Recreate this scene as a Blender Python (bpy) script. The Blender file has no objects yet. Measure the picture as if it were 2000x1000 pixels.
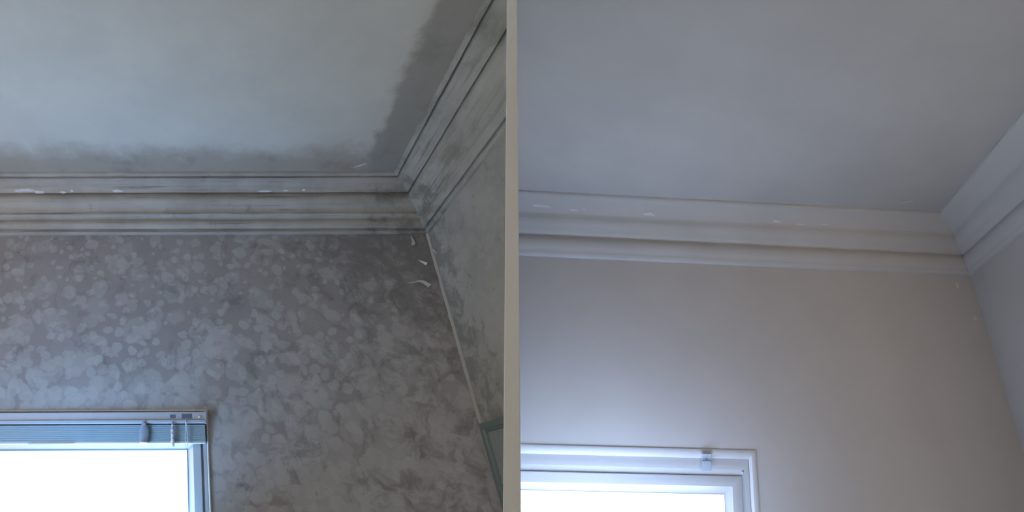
import bpy, bmesh, math, random
from mathutils import Vector, Matrix, noise

S = bpy.context.scene
COL = S.collection

# ------------------------------------------------------------------ camera
PITCH = math.radians(25.7)
cam_d = bpy.data.cameras.new('camera'); cam = bpy.data.objects.new('camera', cam_d); COL.objects.link(cam)
cam.location = (0, 0, 1.6); cam.rotation_euler = (math.radians(90) + PITCH, 0, 0)
cam_d.sensor_fit = 'HORIZONTAL'; cam_d.sensor_width = 36.0; cam_d.lens = 36.0 * 900 / 2000
cam_d.clip_start = 0.02
S.camera = cam

# ------------------------------------------------------------------ world, exposure
S.view_settings.view_transform = 'Standard'; S.view_settings.look = 'None'
S.view_settings.gamma = 1.0; S.view_settings.use_curve_mapping = False
S.view_settings.exposure = 0.0
W = bpy.data.worlds.new('overcast'); S.world = W; W.use_nodes = True
bg = W.node_tree.nodes['Background']; bg.inputs['Color'].default_value = (.88, .98, 1, 1); bg.inputs['Strength'].default_value = 4.7


# ------------------------------------------------------------------ the two rooms: a corner each, axes sheared about the camera to fit image vanishing points
class Room:
    """a = along the far wall (0 at the corner, minus to the left), b = out from the far wall, c = up from the cornice foot."""
    def __init__(s, B, h, d, up):
        s.O = Vector(B); s.h = Vector(h); s.d = Vector(d); s.u = Vector(up)
    def __call__(s, a, b, c): return s.O + a*s.h + b*s.d + c*s.u

LEFT  = Room((-.330, 1.583, 2.4617), (1, .0022, .0045), (.556, -.9963, .0452), (-.327, -.0036, .9962))
RIGHT = Room((1.792, 1.654, 2.3140), (1.025, .0625, -.0215), (-.423, -.9968, -.0161), (.164, .0049, .9970))
HALF = .0075          # half thickness of the board added at the image's white gap


# ------------------------------------------------------------------ lights
def area(name, loc, target, sx, sy, power, col):
    d = bpy.data.lights.new(name, 'AREA'); d.shape = 'RECTANGLE'; d.size = sx; d.size_y = sy; d.energy = power; d.color = col
    o = bpy.data.objects.new(name, d); COL.objects.link(o); o.location = loc
    o.rotation_euler = (Vector(target) - Vector(loc)).to_track_quat('-Z', 'Y').to_euler()
    return o

area('left_wall_glow_fill', LEFT(-1.50, .26, -1.12), LEFT(-1.45, 0, -.60), 1.0, .22, 9.6, (.22, .54, 1))  # added bluish lamp out of view for the glow round the window
area('right_wall_glow_fill', RIGHT(-1.16, .28, -1.02), RIGHT(-1.24, 0, -.50), .48, .22, 5.8, (.46, .64, 1))  # unseen lamp added likewise to brighten the wall above this window
area('side_fill_left', (-3.1, .5, 1.7), (-.8, 1.3, 2.5), 1.2, 1.3, 11.6, (1, .80, .71))  # added lamp, no window stands here; brightens ceiling and wall from the left
area('hall_fill', (.30, -1.6, 1.6), (1.75, 1.5, 1.9), .9, .9, 3.7, (1, .70, .42)).data.spread = math.radians(75)  # added warm fill behind the camera to lift the right-hand walls


# ------------------------------------------------------------------ node helpers
class NT:
    def __init__(s, name):
        s.m = bpy.data.materials.new(name); s.m.use_nodes = True; s.t = s.m.node_tree
        s.b = s.t.nodes['Principled BSDF']; s.b.inputs['Roughness'].default_value = .75
    def n(s, kind, **kw):
        nd = s.t.nodes.new(kind)
        for k, v in kw.items():
            if k in nd.inputs.keys(): 
                if isinstance(v, bpy.types.NodeSocket): s.t.links.new(v, nd.inputs[k])
                else: nd.inputs[k].default_value = v
            else: setattr(nd, k, v)
        return nd
    def link(s, a, b): s.t.links.new(a, b)
    def room(s):
        at = s.n('ShaderNodeAttribute'); at.attribute_name = 'room'; return at.outputs['Vector']
    def xyz(s):
        sp = s.n('ShaderNodeSeparateXYZ', Vector=s.room()); return sp.outputs
    def map(s, v, a, b, c=0., d=1., smooth=True):
        m = s.n('ShaderNodeMapRange'); m.interpolation_type = 'SMOOTHSTEP' if smooth else 'LINEAR'
        s.link(v, m.inputs['Value'])
        for k, x in zip(('From Min', 'From Max', 'To Min', 'To Max'), (a, b, c, d)): m.inputs[k].default_value = x
        return m.outputs['Result']
    def math(s, op, a, b=0.):
        m = s.n('ShaderNodeMath'); m.operation = op
        for i, x in enumerate((a, b)):
            if isinstance(x, bpy.types.NodeSocket): s.link(x, m.inputs[i])
            else: m.inputs[i].default_value = x
        return m.outputs[0]
    def scaled(s, v, sc):
        m = s.n('ShaderNodeVectorMath'); m.operation = 'MULTIPLY'; s.link(v, m.inputs[0]); m.inputs[1].default_value = sc
        return m.outputs[0]
    def noise(s, v, scale, detail=4., rough=.55, dist=0.):
        nd = s.n('ShaderNodeTexNoise'); s.link(v, nd.inputs['Vector'])
        nd.inputs['Scale'].default_value = scale; nd.inputs['Detail'].default_value = detail
        nd.inputs['Roughness'].default_value = rough; nd.inputs['Distortion'].default_value = dist
        return nd.outputs['Fac']
    def voro(s, v, scale, rnd=1.):
        nd = s.n('ShaderNodeTexVoronoi'); s.link(v, nd.inputs['Vector'])
        nd.inputs['Scale'].default_value = scale; nd.inputs['Randomness'].default_value = rnd
        return nd.outputs
    def mix(s, f, a, b, mode='MIX'):
        m = s.n('ShaderNodeMix'); m.data_type = 'RGBA'; m.blend_type = mode
        for k, x in ((0, f), (6, a), (7, b)):
            if isinstance(x, bpy.types.NodeSocket): s.link(x, m.inputs[k])
            elif k == 0: m.inputs[0].default_value = x
            else: m.inputs[k].default_value = (*x, 1)
        return m.outputs[2]
    def color(s, c):
        if isinstance(c, tuple): s.b.inputs['Base Color'].default_value = (*c, 1)
        else: s.link(c, s.b.inputs['Base Color'])
        return s
    def bump(s, h, strength=.2, dist=.004):
        b = s.n('ShaderNodeBump'); b.inputs['Strength'].default_value = strength; b.inputs['Distance'].default_value = dist
        s.link(h, b.inputs['Height']); s.link(b.outputs['Normal'], s.b.inputs['Normal'])
        return s

def plain(name, col, rough=.5, var=.06, scale=14.):
    t = NT(name); v = t.n('ShaderNodeTexCoord').outputs['Object']
    n = t.noise(v, scale)
    t.color(t.mix(n, tuple(x*(1-var) for x in col), tuple(min(1, x*(1+var)) for x in col)))
    t.b.inputs['Roughness'].default_value = rough
    return t.m

# ---- materials of the left, damp room
def mat_damp_ceiling():
    t = NT('damp_ceiling_paint'); r = t.room(); o = t.xyz()
    n1 = t.noise(r, 5, 5, .6); n2 = t.noise(r, 22, 5, .65); n3 = t.noise(r, 60, 4, .6)
    w = t.math('ADD', t.math('MULTIPLY', t.math('SUBTRACT', n1, .5), .16), t.math('MULTIPLY', t.math('SUBTRACT', n2, .5), .09))
    sb = t.map(t.math('ADD', o[1], w), .31, .19)                   # stained strip along the far cornice
    sa = t.map(t.math('ADD', o[0], t.math('MULTIPLY', w, .7)), -.275, -.232)               # stained strip along the side cornice
    st = t.math('MAXIMUM', t.math('MULTIPLY', sb, .9), sa)
    brown = t.mix(sa, (.335, .275, .215), (.275, .262, .240))
    col = t.mix(t.map(n1, .3, .7), (.585, .580, .555), (.635, .630, .595))
    col = t.mix(t.math('MULTIPLY', st, .78), col, brown)
    near = t.map(t.math('MINIMUM', o[1], t.math('MULTIPLY', o[0], -1.)), .34, .16)
    m = t.math('MULTIPLY', t.map(t.noise(r, 8, 5, .6), .46, .72), near)
    col = t.mix(t.math('MULTIPLY', m, .45), col, (.19, .175, .155))
    t.color(col).bump(n3, .10, .002); return t.m

def mat_blotched_paper():
    t = NT('blotched_wallpaper'); r = t.room(); o = t.xyz()
    wob = t.n('ShaderNodeTexNoise'); t.link(r, wob.inputs['Vector']); wob.inputs['Scale'].default_value = 24; wob.inputs['Detail'].default_value = 4
    vm = t.n('ShaderNodeVectorMath'); vm.operation = 'MULTIPLY_ADD'; t.link(wob.outputs['Color'], vm.inputs[0]); vm.inputs[1].default_value = (.030,)*3; t.link(r, vm.inputs[2])
    rr = vm.outputs[0]
    n1 = t.noise(r, 4, 5, .6); n2 = t.noise(r, 40, 4, .6); n0 = t.noise(r, 6, 5, .65)
    # paler rounded blots overlapping on the darker ground, closing up lower down the wall
    low = t.math('ADD', t.map(o[2], -.05, -.85, 0, .30), t.map(n0, .3, .7, -.09, .09))
    col = t.mix(t.map(n1, .3, .7), (.262, .240, .242), (.315, .292, .296))
    cover = None
    for sc, rad, tone in ((8.5, .34, .94), (14, .36, 1.0), (25, .34, 1.06)):
        v = t.voro(rr, sc)
        d = t.map(t.math('SUBTRACT', v['Distance'], low), rad, rad - .085)
        sp = t.n('ShaderNodeSeparateXYZ'); t.link(v['Color'], sp.inputs[0])
        tint = t.mix(sp.outputs[0], tuple(x*tone for x in (.365, .352, .355)), tuple(x*tone for x in (.420, .410, .415)))
        col = t.mix(t.math('MULTIPLY', d, .58), col, tint)
        cover = d if cover is None else t.math('MAXIMUM', cover, d)
    # mould: thick in the upper corner, thinning out below
    side = t.map(o[0], -.75, -.03); high = t.map(o[2], -.62, -.02)
    reach = t.math('MULTIPLY', side, t.math('ADD', t.math('MULTIPLY', high, .8), .2))
    n4 = t.noise(rr, 12, 6, .68, .6)
    mould = t.math('MULTIPLY', t.map(t.math('ADD', n4, t.math('MULTIPLY', reach, .22)), .50, .72), .66)
    col = t.mix(mould, col, (.150, .138, .136))
    spots = t.math('MULTIPLY', t.map(t.noise(rr, 26, 4, .6, .5), .64, .71), .40)
    col = t.mix(spots, col, (.17, .165, .17))
    t.color(col).bump(t.math('ADD', n2, t.math('MULTIPLY', cover, .4)), .12, .002); return t.m

def mat_green_paper():
    t = NT('green_tinged_damp_paper'); r = t.room(); o = t.xyz()
    v1 = t.voro(r, 16); v2 = t.voro(r, 30)
    d = t.math('MAXIMUM', t.map(v1['Distance'], .46, .38), t.map(v2['Distance'], .40, .34))
    n1 = t.noise(r, 6, 5, .6)
    col = t.mix(t.map(n1, .3, .7), (.30, .312, .295), (.37, .375, .360))
    col = t.mix(t.math('MULTIPLY', d, .25), col, (.43, .43, .42))
    n4 = t.noise(r, 15, 6, .68, .6)
    m = t.math('MULTIPLY', t.map(t.math('ADD', n4, t.map(o[1], .22, 0, 0, .20)), .54, .74), .65)
    col = t.mix(m, col, (.15, .15, .145))
    t.color(col).bump(t.noise(r, 45), .15, .002); return t.m

def mat_dirty_cornice(side):
    t = NT('mouldy_plaster_%s' % side); r = t.room(); o = t.xyz()
    far = side == 'far'
    st = lambda long, fine: (long, fine, fine) if far else (fine, long, fine)
    n1 = t.noise(t.scaled(r, st(.8, 22)), 2.6, 5, .6); n2 = t.noise(r, 7, 5, .6); n3 = t.noise(r, 46, 4, .6)
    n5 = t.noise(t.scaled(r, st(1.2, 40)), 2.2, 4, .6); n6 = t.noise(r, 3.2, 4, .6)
    c0 = ((.35, .325, .295), (.445, .415, .38)) if far else ((.33, .345, .322), (.44, .45, .425))
    col = t.mix(t.map(n2, .3, .7), *c0)
    col = t.mix(t.math('MULTIPLY', t.map(n1, .42, .72), .42), col, (.26, .245, .23))
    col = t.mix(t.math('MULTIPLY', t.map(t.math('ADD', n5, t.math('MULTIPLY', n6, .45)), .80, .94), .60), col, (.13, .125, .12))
    if not far:
        g = t.math('MULTIPLY', t.map(t.noise(t.scaled(r, (7, 3, 7)), 1.6, 5, .62), .50, .68), .55)
        col = t.mix(g, col, (.155, .160, .120))
    end = t.map(o[0], -.34, -.05) if far else t.map(o[1], .34, .04)
    e2 = t.math('MULTIPLY', t.map(t.math('ADD', t.noise(r, 11, 5, .62), t.math('MULTIPLY', end, .22)), .60, .80), .75)
    col = t.mix(e2, col, (.16, .155, .145))
    t.color(col).bump(n3, .22, .003); t.b.inputs['Roughness'].default_value = .6; return t.m

# ---- materials of the right, freshly painted room
def mat_fresh(name, c1, c2, bump=.06):
    t = NT(name); r = t.room(); n = t.noise(r, 4, 4, .6)
    t.color(t.mix(t.map(n, .3, .7), c1, c2)).bump(t.noise(r, 70, 3), bump, .0015); return t.m

M = {
 'ceil_l': mat_damp_ceiling(), 'wall_l': mat_blotched_paper(), 'side_l': mat_green_paper(),
 'corn_far': mat_dirty_cornice('far'), 'corn_side': mat_dirty_cornice('side'),
 'ceil_r': mat_fresh('fresh_ceiling_paint', (.445, .425, .410), (.480, .460, .442)),
 'wall_r': mat_fresh('fresh_wall_paint', (.485, .462, .445), (.51, .487, .47)),
 'corn_r': mat_fresh('fresh_cornice_paint', (.455, .445, .43), (.49, .48, .465), .12),
 'white': plain('white_window_plastic', (.515, .52, .53), .35, .03),
 'white_l': plain('aged_window_plastic', (.385, .385, .40), .4, .05),
 'gasket': plain('grey_window_gasket', (.16, .18, .22), .6),
 'reveal': plain('white_gloss_reveal', (.57, .575, .59), .4, .03),
 'rail': plain('blind_rail_enamel', (.42, .43, .48), .4, .04),
 'slat': plain('blue_grey_slat_enamel', (.245, .345, .41), .4, .06),
 'dark': plain('dark_slot', (.10, .13, .20), .6),
 'cord': plain('white_cord', (.80, .80, .80), .7),
 'bare': plain('bare_white_plaster', (.66, .66, .67), .8, .08),
 'bare_r': plain('pale_filler', (.58, .58, .575), .8, .05),
 'green': plain('dark_green_gloss', (.135, .190, .185), .35, .10),
 'green2': plain('grey_green_panel', (.24, .275, .27), .45, .10),
 'seam': plain('corner_filler', (.40, .40, .375), .7, .15, 30),
 'board': plain('white_gap_board_paint', (.92, .92, .92), .5, .01),
 'floor': plain('pale_floorboards', (.42, .38, .33), .6),
 'shell': plain('pale_hall_paint', (.50, .50, .49), .8),
}
def clear(name, col, rough, alpha):
    t = NT(name); t.color(col); b = t.b
    b.inputs['Roughness'].default_value = rough; b.inputs['Transmission Weight'].default_value = alpha; b.inputs['IOR'].default_value = 1.45
    return t.m
M['plastic'] = clear('clear_plastic', (.62, .70, .80), .25, .45)
def glass():
    t = NT('window_glass'); nt = t.t; nt.nodes.remove(t.b)
    tr = nt.nodes.new('ShaderNodeBsdfTransparent'); gl = nt.nodes.new('ShaderNodeBsdfGlossy'); gl.inputs['Roughness'].default_value = .02
    mx = nt.nodes.new('ShaderNodeMixShader'); mx.inputs[0].default_value = .06
    nt.links.new(tr.outputs[0], mx.inputs[1]); nt.links.new(gl.outputs[0], mx.inputs[2])
    nt.links.new(mx.outputs[0], nt.nodes['Material Output'].inputs['Surface']); return t.m
M['frost'] = clear('frosted_plastic', (.36, .44, .56), .45, .35)
M['glass'] = glass()


# ------------------------------------------------------------------ mesh helpers: build in room coordinates, then place
def box(bm, lo, hi, bev=0.):
    vs = [bm.verts.new((x, y, z)) for x in (lo[0], hi[0]) for y in (lo[1], hi[1]) for z in (lo[2], hi[2])]
    fs = [bm.faces.new([vs[i] for i in q]) for q in ((0,1,3,2), (4,6,7,5), (0,4,5,1), (2,3,7,6), (0,2,6,4), (1,5,7,3))]
    if bev:
        es = list({e for f in fs for e in f.edges})
        bmesh.ops.bevel(bm, geom=es, offset=bev, segments=2, affect='EDGES', profile=.6)

def loft(bm, rings, closed=True, caps=True):
    rv = [[bm.verts.new(p) for p in r] for r in rings]
    n = len(rv[0])
    for r0, r1 in zip(rv, rv[1:]):
        for i in range(n if closed else n-1):
            bm.faces.new((r0[i], r0[(i+1) % n], r1[(i+1) % n], r1[i]))
    if caps and closed:
        bm.faces.new(rv[0][::-1]); bm.faces.new(rv[-1])

def tube(bm, pts, r, n=8):
    rings = []
    for i, p in enumerate(pts):
        p = Vector(p); q = Vector(pts[min(i+1, len(pts)-1)]); o = Vector(pts[max(i-1, 0)])
        t = (q-o).normalized(); s = t.orthogonal().normalized(); u = t.cross(s)
        rad = r[i] if isinstance(r, (list, tuple)) else r
        rings.append([p + rad*(math.cos(k*2*math.pi/n)*s + math.sin(k*2*math.pi/n)*u) for k in range(n)])
    loft(bm, rings)

def frame(bm, prof, a0, a1, c0, c1, cols=('a1', 'c1', 'a0', 'c0')):
    """rectangular moulding: prof = (inset at the sides, inset at head and foot, b) swept round the rectangle a0..a1, c0..c1"""
    corners = [(a0, c0, 1, 1), (a1, c0, -1, 1), (a1, c1, -1, -1), (a0, c1, 1, -1)]
    rings = [[(a + sa*i, b, c + sc*j) for i, j, b in prof] for a, c, sa, sc in corners]
    rings.append(rings[0])
    loft(bm, rings, closed=True, caps=False)
    bmesh.ops.remove_doubles(bm, verts=bm.verts, dist=1e-6)

PLACE = {}            # where each object stands in the world
def obj(name, bm, mat, parent=None, room=None, origin=None, cut=None, smooth=False):
    """link the bmesh as one object; room maps its coordinates into the place, cut keeps one side of the added board"""
    bmesh.ops.recalc_face_normals(bm, faces=bm.faces)
    me = bpy.data.meshes.new(name)
    lay = bm.verts.layers.float_vector.new('room')
    for v in bm.verts:
        v[lay] = v.co
        if room: v.co = room(*v.co)
    if cut:
        bmesh.ops.bisect_plane(bm, geom=bm.verts[:]+bm.edges[:]+bm.faces[:], plane_co=(cut, 0, 0), plane_no=(1 if cut < 0 else -1, 0, 0), clear_outer=True)
    bmesh.ops.recalc_face_normals(bm, faces=bm.faces)
    vs = [v.co for v in bm.verts]
    if origin is None:
        o = sum(vs, Vector()) / len(vs)
    else: o = Vector(origin)
    for v in bm.verts: v.co -= o
    if smooth:
        for f in bm.faces: f.smooth = True
    bm.to_mesh(me); bm.free()
    if smooth: me.set_sharp_from_angle(angle=math.radians(38))
    ob = bpy.data.objects.new(name, me); COL.objects.link(ob); me.materials.append(mat)
    PLACE[ob] = o
    if parent: ob.parent = parent; ob.location = o - PLACE[parent]
    else: ob.location = o
    return ob

def empty(name, loc, label, cat, kind=None):
    o = bpy.data.objects.new(name, None); o.empty_display_size = .05; COL.objects.link(o); o.location = loc; PLACE[o] = Vector(loc)
    return tag(o, label, cat, kind)
def tag(o, label, cat, kind=None, group=None):
    o['label'] = label; o['category'] = cat
    if kind: o['kind'] = kind
    if group: o['group'] = group
    return o
def struct(o, label, cat): return tag(o, label, cat, 'structure')
def new(): return bmesh.new()


# ------------------------------------------------------------------ walls and ceilings
WIN_L = (-1.95, -.8885, -1.95, -.6600)      # a0, a1, c0, c1 of the window openings
WIN_R = (-1.95, -.8850, -1.95, -.6580)  # openings, like the other room coordinates, worked out from image pixels and baked
CEIL_L, CEIL_R = .194, .206

def far_wall(room, win, top, mat, cut, a_end):
    bm = new(); a0, a1, c0, c1 = win
    for lo, hi in (((-3.8, -.16, -2.62), (a0, 0, top)), ((a1, -.16, -2.62), (a_end, 0, top)), ((a0, -.16, c1), (a1, 0, top)), ((a0, -.16, -2.62), (a1, 0, c0))):
        box(bm, lo, hi)
    return obj('wall_back', bm, mat, room=room, cut=cut)
struct(far_wall(LEFT, WIN_L, .25, M['wall_l'], -HALF, 0), 'mouldy blotched mauve wall above the window with the blind', 'wall')
struct(far_wall(RIGHT, WIN_R, .25, M['wall_r'], HALF, .14), 'clean smooth taupe wall above the bare window', 'wall')
bm = new(); box(bm, (0, -.16, -2.62), (.10, 3.2, .25))
struct(obj('wall_right', bm, M['side_l'], room=LEFT, cut=-HALF), 'mouldy greenish side wall with the dark green door frame', 'wall')
bm = new(); box(bm, (0, 0, -2.62), (.12, 1.72, .25))
struct(obj('wall_right', bm, M['wall_r'], room=RIGHT), 'clean taupe side wall in the freshly painted corner', 'wall')
bm = new(); box(bm, (-3.9, -.1, CEIL_L), (1.2, 4.4, CEIL_L+.06))
struct(obj('ceiling', bm, M['ceil_l'], room=LEFT, cut=-HALF), 'blue-grey ceiling with brown damp stains along the dirty cornice', 'ceiling')
bm = new(); box(bm, (-3.2, -.1, CEIL_R), (3.2, 4.4, CEIL_R+.06))
struct(obj('ceiling', bm, M['ceil_r'], room=RIGHT, cut=HALF), 'evenly painted grey ceiling of the clean corner', 'ceiling')
# board added to stand at the white gap between the image's halves
bm = new(); box(bm, (-HALF, .44, -.1), (HALF, 1.78, 3.1), .001)
struct(obj('trim_1', bm, M['board'], origin=(0, 1.1, 0)), 'thin white upright board added at the gap between the mouldy and clean corners', 'gap board')


# ------------------------------------------------------------------ cornices
PROFILE = [(.131, .196), (.131, .187), (.127, .181), (.1215, .179), (.1205, .187), (.1135, .187), (.1125, .176), (.104, .172), (.092, .164), (.081, .153), (.073, .145),
           (.070, .141), (.0690, .148), (.0625, .148), (.0625, .138), (.067, .131), (.0685, .120), (.066, .110), (.061, .103), (.052, .097), (.045, .088), (.041, .077), (.039, .069),
           (.043, .066), (.0435, .060), (.038, .055), (.030, .052), (.0265, .047), (.029, .042), (.0325, .034), (.032, .024), (.027, .015), (.020, .010),
           (.0185, .016), (.0105, .016), (.0100, .004), (.0125, .001), (.0105, -.004), (.004, -.006)]
# the same moulding clogged by coats of fresh paint
PAINTED = [(.131, .196), (.131, .188), (.126, .182), (.119, .179), (.113, .177), (.106, .172), (.094, .164), (.080, .152), (.071, .142),
           (.0665, .136), (.066, .126), (.062, .113), (.054, .102), (.046, .092), (.041, .083), (.037, .077), (.031, .073), (.0265, .068), (.0290, .062),
           (.033, .057), (.034, .046), (.032, .034), (.027, .022), (.0215, .014), (.0195, .008), (.0185, .003), (.0140, -.003), (.007, -.005), (.003, -.006)]

def cornice(room, side, mat, cut, seed, top, length=2.0, rough=.0012, profile=PROFILE, pmap=None):
    bm = new(); rings = []
    prof = [(pmap(p, c) if pmap else (p, c)) for p, c in profile]
    N = 150
    for k in range(N+1):
        s = (k/N)**1.3 * length
        ring = []
        for i, (p, c) in enumerate(prof):
            e = 0 if k == 0 else rough
            w = noise.noise(Vector((s*7, i*.35, seed)))*e*.9 + noise.noise(Vector((s*28, i*.9, seed+9)))*e*.7
            pp = max(p + w, .001); cc = c if i == 0 else c + w*.6
            t = pp + s if True else 0
            ring.append((-t, pp, cc) if side == 'far' else (-pp, t, cc))
        back = [(.0, -.02), (-.02, -.02), (-.02, prof[0][1])]
        for p, c in [(-.01, prof[-1][1]), (-.01, prof[0][1])]:
            ring.append((-(p+s), p, c) if side == 'far' else (-p, p+s, c))
        rings.append(ring)
    loft(bm, rings)
    return obj('trim_0', bm, mat, room=room, cut=cut, smooth=True)

def rename(o, n): o.name = n; return o
c1 = rename(cornice(LEFT, 'far', M['corn_far'], None, 1, CEIL_L), 'trim_2'); struct(c1, 'dirty moulded plaster cornice running level above the mouldy mauve wall', 'cornice')
c2 = rename(cornice(LEFT, 'side', M['corn_side'], -HALF, 5, CEIL_L), 'trim_3'); struct(c2, 'dirty green-grey cornice climbing over the mouldy side wall', 'cornice')
RM = lambda p, c: (p*.97, .001 + c*1.055)
c3 = rename(cornice(RIGHT, 'far', M['corn_r'], HALF, 21, CEIL_R, rough=.0007, profile=PAINTED, pmap=RM), 'trim_4'); struct(c3, 'clean painted cornice along the wall above the bare window', 'cornice')
c4 = rename(cornice(RIGHT, 'side', M['corn_r'], None, 25, CEIL_R, rough=.0007, profile=PAINTED, pmap=RM), 'trim_5'); struct(c4, 'clean painted cornice rising along the right-hand side wall', 'cornice')

# filler ridge down the inside corner of the mouldy room
bm = new(); pts = []; rad = []
for k in range(90):
    c = .0 - k*.012
    pts.append((-.002 + noise.noise(Vector((k*.21, 0, 3)))*.0018, .002, c)); rad.append(.0075 + noise.noise(Vector((k*.3, 4, 0)))*.0025)
tube(bm, pts, rad, 8)
struct(obj('trim_6', bm, M['seam'], room=LEFT, cut=-HALF, smooth=True), 'pale filler ridge running down the mouldy inside corner', 'trim')


# ------------------------------------------------------------------ patches of bare plaster, torn paper
def blob(name, room, ctr, ra, rc, plane, mat, parent=None, seed=0, thick=.0022, tilt=0.):
    """a thin irregular chip: ctr in room coordinates, ra/rc half sizes, plane gives its two directions and its normal"""
    u, v, n = (Vector(x) for x in plane); ctr = Vector(ctr); bm = new()
    K = 22; rings = []
    for h, sc in ((-.002, 1.0), (thick*.6, 1.0), (thick, .82)):
        ring = []
        for k in range(K):
            t = 2*math.pi*k/K
            r = 1 + .42*noise.noise(Vector((math.cos(t)*1.6, math.sin(t)*1.6, seed*3.7))) + .2*noise.noise(Vector((math.cos(t)*4, math.sin(t)*4, seed*1.3)))
            x = math.cos(t)*r*ra*sc; y = math.sin(t)*r*rc*sc + tilt*x
            ring.append(ctr + u*x + v*y + n*h)
        rings.append(ring)
    loft(bm, rings)
    return obj(name, bm, mat, parent=parent, room=room, smooth=False)

FACE = ((1, 0, 0), (0, 0, 1), (0, 1, 0))              # on the far wall
COVE = ((1, 0, 0), (0, .83, .56), (0, .56, -.83))     # on the sloping cove of the cornice
CEILP = ((1, 0, 0), (0, 1, 0), (0, 0, -1))            # on the ceiling
SIDE = ((0, 1, 0), (0, 0, 1), (-1, 0, 0))             # on the side wall
def cove(room, a, t): 
    """point on the cove of the far cornice: t = 0 at its lower edge, 1 at its upper one"""
    return (a, .071 + .042*t - .006*math.sin(math.pi*t), .142 + .033*t + .006*math.sin(math.pi*t))
for i, (a, t, ra, rc) in enumerate([(-1.565, .12, .042, .0095), (-1.50, .05, .02, .007), (-1.375, .1, .006, .007), (-1.41, .03, .014, .004), (-1.20, .10, .024, .005),
                                    (-.655, .32, .008, .012), (-.625, .06, .028, .004), (-.545, .1, .010, .004), (-.475, .12, .006, .006)]):
    b = blob('bare_plaster_patch', LEFT, cove(LEFT, a, t), ra, rc, COVE, M['bare'], c1, i+1)
    b['label'] = 'chipped patch of bare white plaster'
for i, (a, t, ra, rc) in enumerate([(-1.635, .22, .045, .016), (-1.515, .15, .016, .010), (-1.475, .2, .012, .009), (-1.235, .12, .022, .014), (-.755, .10, .018, .010), (-.665, .05, .02, .004), (-.57, .1, .014, .004)]):
    p = cove(RIGHT, a, t); q = RM(p[1], p[2])
    b = blob('filler_patch', RIGHT, (a, q[0], q[1]), ra, rc, COVE, M['bare_r'], c3, i+30)
    b['label'] = 'pale smoothed filler patch'


# ------------------------------------------------------------------ windows
def window(name, room, win, mat, label, side, head, screw, cut=None):
    """side and head: the insets where bead, frame, groove, sash and glazing slope end"""
    a0, a1, c0, c1 = win
    root = empty(name, room((a0+a1)/2, 0, c0), label, 'window', 'structure')
    def ins(k, f=0., e=0.):                     # point f of the way from step k to step k+1
        s = (0,) + side; h = (0,) + head; n = min(k+1, 5)
        return s[k] + f*(s[n]-s[k]) + e, h[k] + f*(h[n]-h[k]) + e
    def sweep(nm, pts, mt, par, sm=True):
        bm = new(); frame(bm, [(*ins(k, f, e), b) for k, f, e, b in pts], a0, a1, c0, c1)
        return obj(nm, bm, mt, par, room, smooth=sm, cut=cut)
    sweep('reveal_bead', [(0, 0, -.002, -.05), (0, 0, -.002, .003), (0, 0, .001, .005), (0, .6, 0, .004), (0, 1, 0, -.003), (0, 1, .0008, -.05)], M['reveal'], root)
    sweep('window_frame', [(1, 0, 0, -.10), (1, 0, 0, -.012), (1, .1, 0, -.010), (1, .95, 0, -.011), (1, 1, 0, -.024), (2, .9, 0, -.026), (2, 1, .0012, -.10)], mat, root)
    sash = sweep('sash', [(3, 0, -.001, -.03), (3, 0, 0, -.020), (3, .06, 0, -.018), (3, .94, 0, -.019), (4, 0, 0, -.023), (4, .95, 0, -.040), (4, 1, 0, -.058), (3, 0, -.001, -.058)], mat, root)
    sweep('gasket', [(4, .90, 0, -.0395), (4, .95, 0, -.0375), (4, 1, .0015, -.042), (4, 1, .0015, -.050), (4, .90, 0, -.050)], M['gasket'] if name == 'window_1' else M['white'], sash, False)
    bm = new(); sx, hx = side[4]-.008, head[4]-.008
    box(bm, (a0+sx, -.052, c0+hx), (a1-sx, -.047, c1-hx))
    obj('pane', bm, M['glass'], sash, room, cut=cut)
    if screw:
        bm = new(); tube(bm, [(-.929, -.030, -.722), (-.929, -.012, -.722), (-.929, -.0105, -.722)], [.0030, .0030, .0018], 10)
        obj('screw_cap', bm, M['cord'], root, room)
    return root
window('window_1', LEFT, WIN_L, M['white_l'], 'bright window with a raised blind in the mouldy wall', (.0045, .0170, .0235, .051, .070), (.0045, .060, .070, .1015, .1165), False)
window('window_2', RIGHT, WIN_R, M['white'], 'bright bare window with white frame in the clean wall', (.0225, .0405, .0465, .0795, .1045), (.0245, .057, .074, .106, .1285), True, HALF)


# ------------------------------------------------------------------ raised venetian blind
RA0, RA1 = -1.94, -.895
bl = empty('venetian_blind', LEFT(-1.42, .0, -.757), 'raised blue-grey venetian blind filling the head of the left window', 'blind')
bm = new(); rings = []
for a in (RA0, RA1):
    rings.append([(a, b, c) for b, c in ((-.010, -.667), (.012, -.667), (.014, -.669), (.0135, -.690), (.018, -.6935), (.018, -.7005), (.014, -.703), (-.010, -.703))])
loft(bm, rings); hr = obj('headrail', bm, M['rail'], bl, LEFT)
bm = new(); box(bm, (RA1-.0005, -.010, -.704), (RA1+.0045, .017, -.666), .001); obj('end_cap', bm, M['rail'], hr, LEFT)
for nm, x0, x1, z0, z1 in (('slot', -1.008, -.991, -.687, -.676), ('cord_lock', -.970, -.938, -.688, -.674)):
    bm = new(); box(bm, (x0, .010, z0), (x1, .0150, z1), .0008); obj(nm, bm, M['dark'], hr, LEFT)
bm = new(); tube(bm, [(-.914, .012, -.6835), (-.914, .0160, -.6835), (-.914, .0168, -.6835)], [.0036, .0036, .002], 10); obj('screw', bm, M['cord'], hr, LEFT)
bm = new(); n = 9
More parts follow.
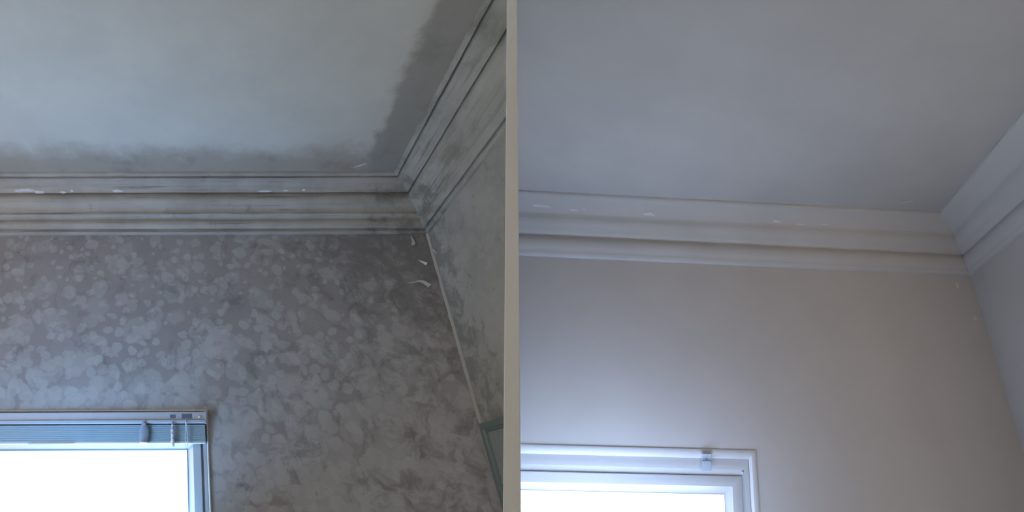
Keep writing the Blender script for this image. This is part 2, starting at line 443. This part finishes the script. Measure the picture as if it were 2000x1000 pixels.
for k in range(n):
    z = -.706 - k*.0056; rings = []
    for a in (RA0+.006, RA1-.001):
        up = [(a, -.010 + .022*j/6, z - .0012*(2*j/6-1)**2) for j in range(7)]
        rings.append(up + [(p[0], p[1], p[2]-.0051) for p in up[::-1]])
    loft(bm, rings)
obj('slat_stack', bm, M['slat'], bl, LEFT)
bm = new(); box(bm, (RA0+.006, -.011, -.7625), (RA1-.001, .013, -.7565), .0015); obj('bottom_rail', bm, M['reveal'], bl, LEFT)
def ladder(a, w, mat, name, bulb):
    r = bl
    bm = new(); n = 14; rings = []
    for k in range(n+1):
        z = -.699 - .060*k/n; ww = w*(.30 + .70*min(1, (k/n)*2.2)**.8*(1 - .25*(k/n))) + .0012*math.sin(k*2.4)
        rings.append([(a-ww, .019, z), (a-ww*.4, .0225+.001*math.sin(k*1.7), z), (a+ww*.5, .0220, z), (a+ww, .019, z), (a, .0175, z)])
    loft(bm, rings); t = obj(name, bm, mat, r, LEFT, smooth=True)
    bm = new()
    if bulb == 'round':
        pts = [(a, .019, -.757 - .0022*k) for k in range(6)]; tube(bm, pts, [.006, .012, .0135, .012, .008, .002], 14)
    else:
        pts = [(a, .019, -.750 - .0052*k) for k in range(6)]; tube(bm, pts, [.0045, .006, .0062, .0062, .006, .003], 10)
    obj('tassel', bm, M['cord'], t, LEFT, smooth=True)
ladder(-1.0905, .0165, M['frost'], 'ladder_tape', 'round')
ladder(-.9995, .0068, M['frost'], 'tilt_hook', 'long')
bm = new(); tube(bm, [(-.957, .019, -.690), (-.9585, .021, -.72), (-.9600, .020, -.75), (-.9590, .019, -.775), (-.9555, .019, -.782), (-.9525, .019, -.772), (-.9530, .020, -.74), (-.9555, .020, -.70)], .0010, 6)
obj('pull_cord', bm, M['cord'], bl, LEFT, smooth=True)
bm = new(); rings = []
for k in range(13):
    u = k/12; a = -1.455 + .145*u; h = .0045*(1-u)**.7 + .0012
    rings.append([(a, .0135, -.7615), (a, .0165, -.7615), (a, .0165, -.7615-h), (a, .0135, -.7615-h)])
loft(bm, rings); obj('loose_tape', bm, M['cord'], bl, LEFT)


# ------------------------------------------------------------------ clear bracket left over the bare window
bk = empty('blind_bracket', RIGHT(-1.02, .004, -.70), 'small clear plastic blind bracket fixed above the bare window', 'bracket')
ba, bc = -1.040, -.680
bm = new(); box(bm, (ba-.0150, .004, bc-.0120), (ba+.0150, .010, bc+.0090), .0015); obj('back_plate', bm, M['plastic'], bk, RIGHT)
bm = new(); box(bm, (ba-.0145, .004, bc-.0400), (ba+.0140, .016, bc-.0110), .0015); obj('clip', bm, M['plastic'], bk, RIGHT)
bm = new(); box(bm, (ba-.0155, .008, bc+.0065), (ba+.0165, .020, bc+.0095), .001); obj('top_lip', bm, M['plastic'], bk, RIGHT)
bm = new(); tube(bm, [(ba, .010, bc-.006), (ba, .0125, bc-.006), (ba, .0130, bc-.006)], [.003, .003, .0015], 10); obj('screw', bm, M['gasket'], bk, RIGHT)


# ------------------------------------------------------------------ dark green door frame at the foot of the side wall
dr = empty('door_1', LEFT(0, .3, -2.6), 'dark green framed door low on the mouldy side wall', 'door', 'structure')
bm = new(); pf = [(0, .002), (0, -.010), (.003, -.012), (.018, -.012), (.022, -.008), (.027, -.006), (.027, .002)]
b0, b1, k0, k1 = .000, .90, -2.6, -.7070
rings = [[(n_, b + sb*i, c + sc*i) for i, n_ in pf] for b, c, sb, sc in ((b0, k0, 1, 1), (b1, k0, -1, 1), (b1, k1, -1, -1), (b0, k1, 1, -1))]
rings.append(rings[0]); loft(bm, rings, caps=False); bmesh.ops.remove_doubles(bm, verts=bm.verts, dist=1e-6)
obj('door_frame', bm, M['green'], dr, LEFT, cut=-HALF)
bm = new(); box(bm, (-.003, b0+.029, k0+.029), (.004, b1-.029, k1-.029)); obj('door_panel', bm, M['green2'], dr, LEFT, cut=-HALF)


# ------------------------------------------------------------------ curls of torn wallpaper in the mouldy corner
def curl(ctr, ln, wd, ang, lift, label, plane=FACE, mat='bare', sag=.5, seed=0):
    """a tongue of paper: glued along its pointed start, widening and lifting off the wall towards its ragged end"""
    u, v, n = (Vector(x) for x in plane); ctr = Vector(ctr); bm = new(); rings = []
    du = u*math.cos(ang) + v*math.sin(ang); dv = -u*math.sin(ang) + v*math.cos(ang)
    K = 18
    for k in range(K+1):
        t = k/K; w = wd*(.08 + .92*t**.8)*(1 + .35*noise.noise(Vector((t*4, seed*2.3, 0))))
        bend = sag*ln*.35*math.sin(t*2.6)**2
        h0 = .0010 + lift*t**1.6
        ring = []
        for j in range(7):
            q = j/6; rag = .10*ln*noise.noise(Vector((q*3, seed*5.1, 2)))*t**6
            ring.append(ctr + du*(ln*(t-.5)+rag) + dv*((q-.5)*2*w + bend) + n*(h0 + lift*.9*q*q*t))
        rings.append(ring + [p + n*-.0006 for p in ring[::-1]])
    loft(bm, rings)
    o = obj('wallpaper_curl', bm, M[mat], room=LEFT, smooth=True)
    return tag(o, label, 'torn paper', group='curls of torn wallpaper in the damp corner')
M['curl'] = plain('torn_paper_edge', (.45, .44, .43), .8, .1)
curl((-.072, 0, -.034), .050, .006, math.radians(-100), .008, 'pale torn paper curl hanging just under the cornice at the corner', mat='curl', sag=.3, seed=1)
curl((-.053, 0, -.128), .032, .005, math.radians(-45), .007, 'small white paper curl beside the corner ridge, second from the cornice', mat='bare', sag=.1, seed=2)
curl((-.092, 0, -.222), .072, .0055, math.radians(-22), .012, 'longest pale paper curl bulging sideways left of the corner ridge', mat='curl', sag=.7, seed=3)
curl((0, .024, -.095), .024, .005, math.radians(100), .005, 'pale paper flake on the greenish side wall right of the ridge', SIDE, 'curl', sag=.1, seed=4)


# ------------------------------------------------------------------ scratches and pale scrapes
b = blob('scrape_mark', LEFT, (-.268, .166, CEIL_L), .020, .0035, CEILP, M['bare'], None, 51, .0012, .55); tag(b, 'short white slanting scrape on the stained ceiling near the left corner', 'scrape')
b = blob('scrape_mark', RIGHT, (-.275, .185, CEIL_R), .020, .003, CEILP, M['bare_r'], None, 52, .0012, .5); tag(b, 'faint slanting scrape on the clean ceiling near the right corner', 'scrape')
b = blob('filler_dab', RIGHT, (-.066, 0, -.047), .006, .013, FACE, M['bare_r'], None, 53, .0015, 0); tag(b, 'upper pale filler dab on the taupe wall below the cornice', 'filler dab')
b = blob('filler_dab', RIGHT, (-.034, 0, -.180), .008, .009, FACE, M['bare_r'], None, 54, .0015, 0); tag(b, 'lower pale filler dab on the taupe wall beside the corner', 'filler dab')


# ------------------------------------------------------------------ the rest of the house around the camera, closing it to the sky
bm = new(); box(bm, (-3.6, -2.6, -.12), (3.6, 1.66, -.02)); struct(obj('floor', bm, M['floor']), 'wooden floor below both corners', 'floor')
bm = new(); box(bm, (-3.6, -2.7, -.1), (3.6, -2.6, 3.2)); struct(obj('wall_front', bm, M['shell']), 'plain pale wall behind the viewpoint', 'wall')
bm = new(); box(bm, (-3.6, -2.7, -.1), (-3.5, 1.66, 3.2)); struct(obj('wall_left', bm, M['shell']), 'plain pale wall beyond the left edge of view', 'wall')
bm = new(); box(bm, (2.2, -2.7, -.1), (2.3, 1.66, 3.2)); struct(obj('wall_right', bm, M['shell']), 'plain pale wall beyond the right edge of view', 'wall')
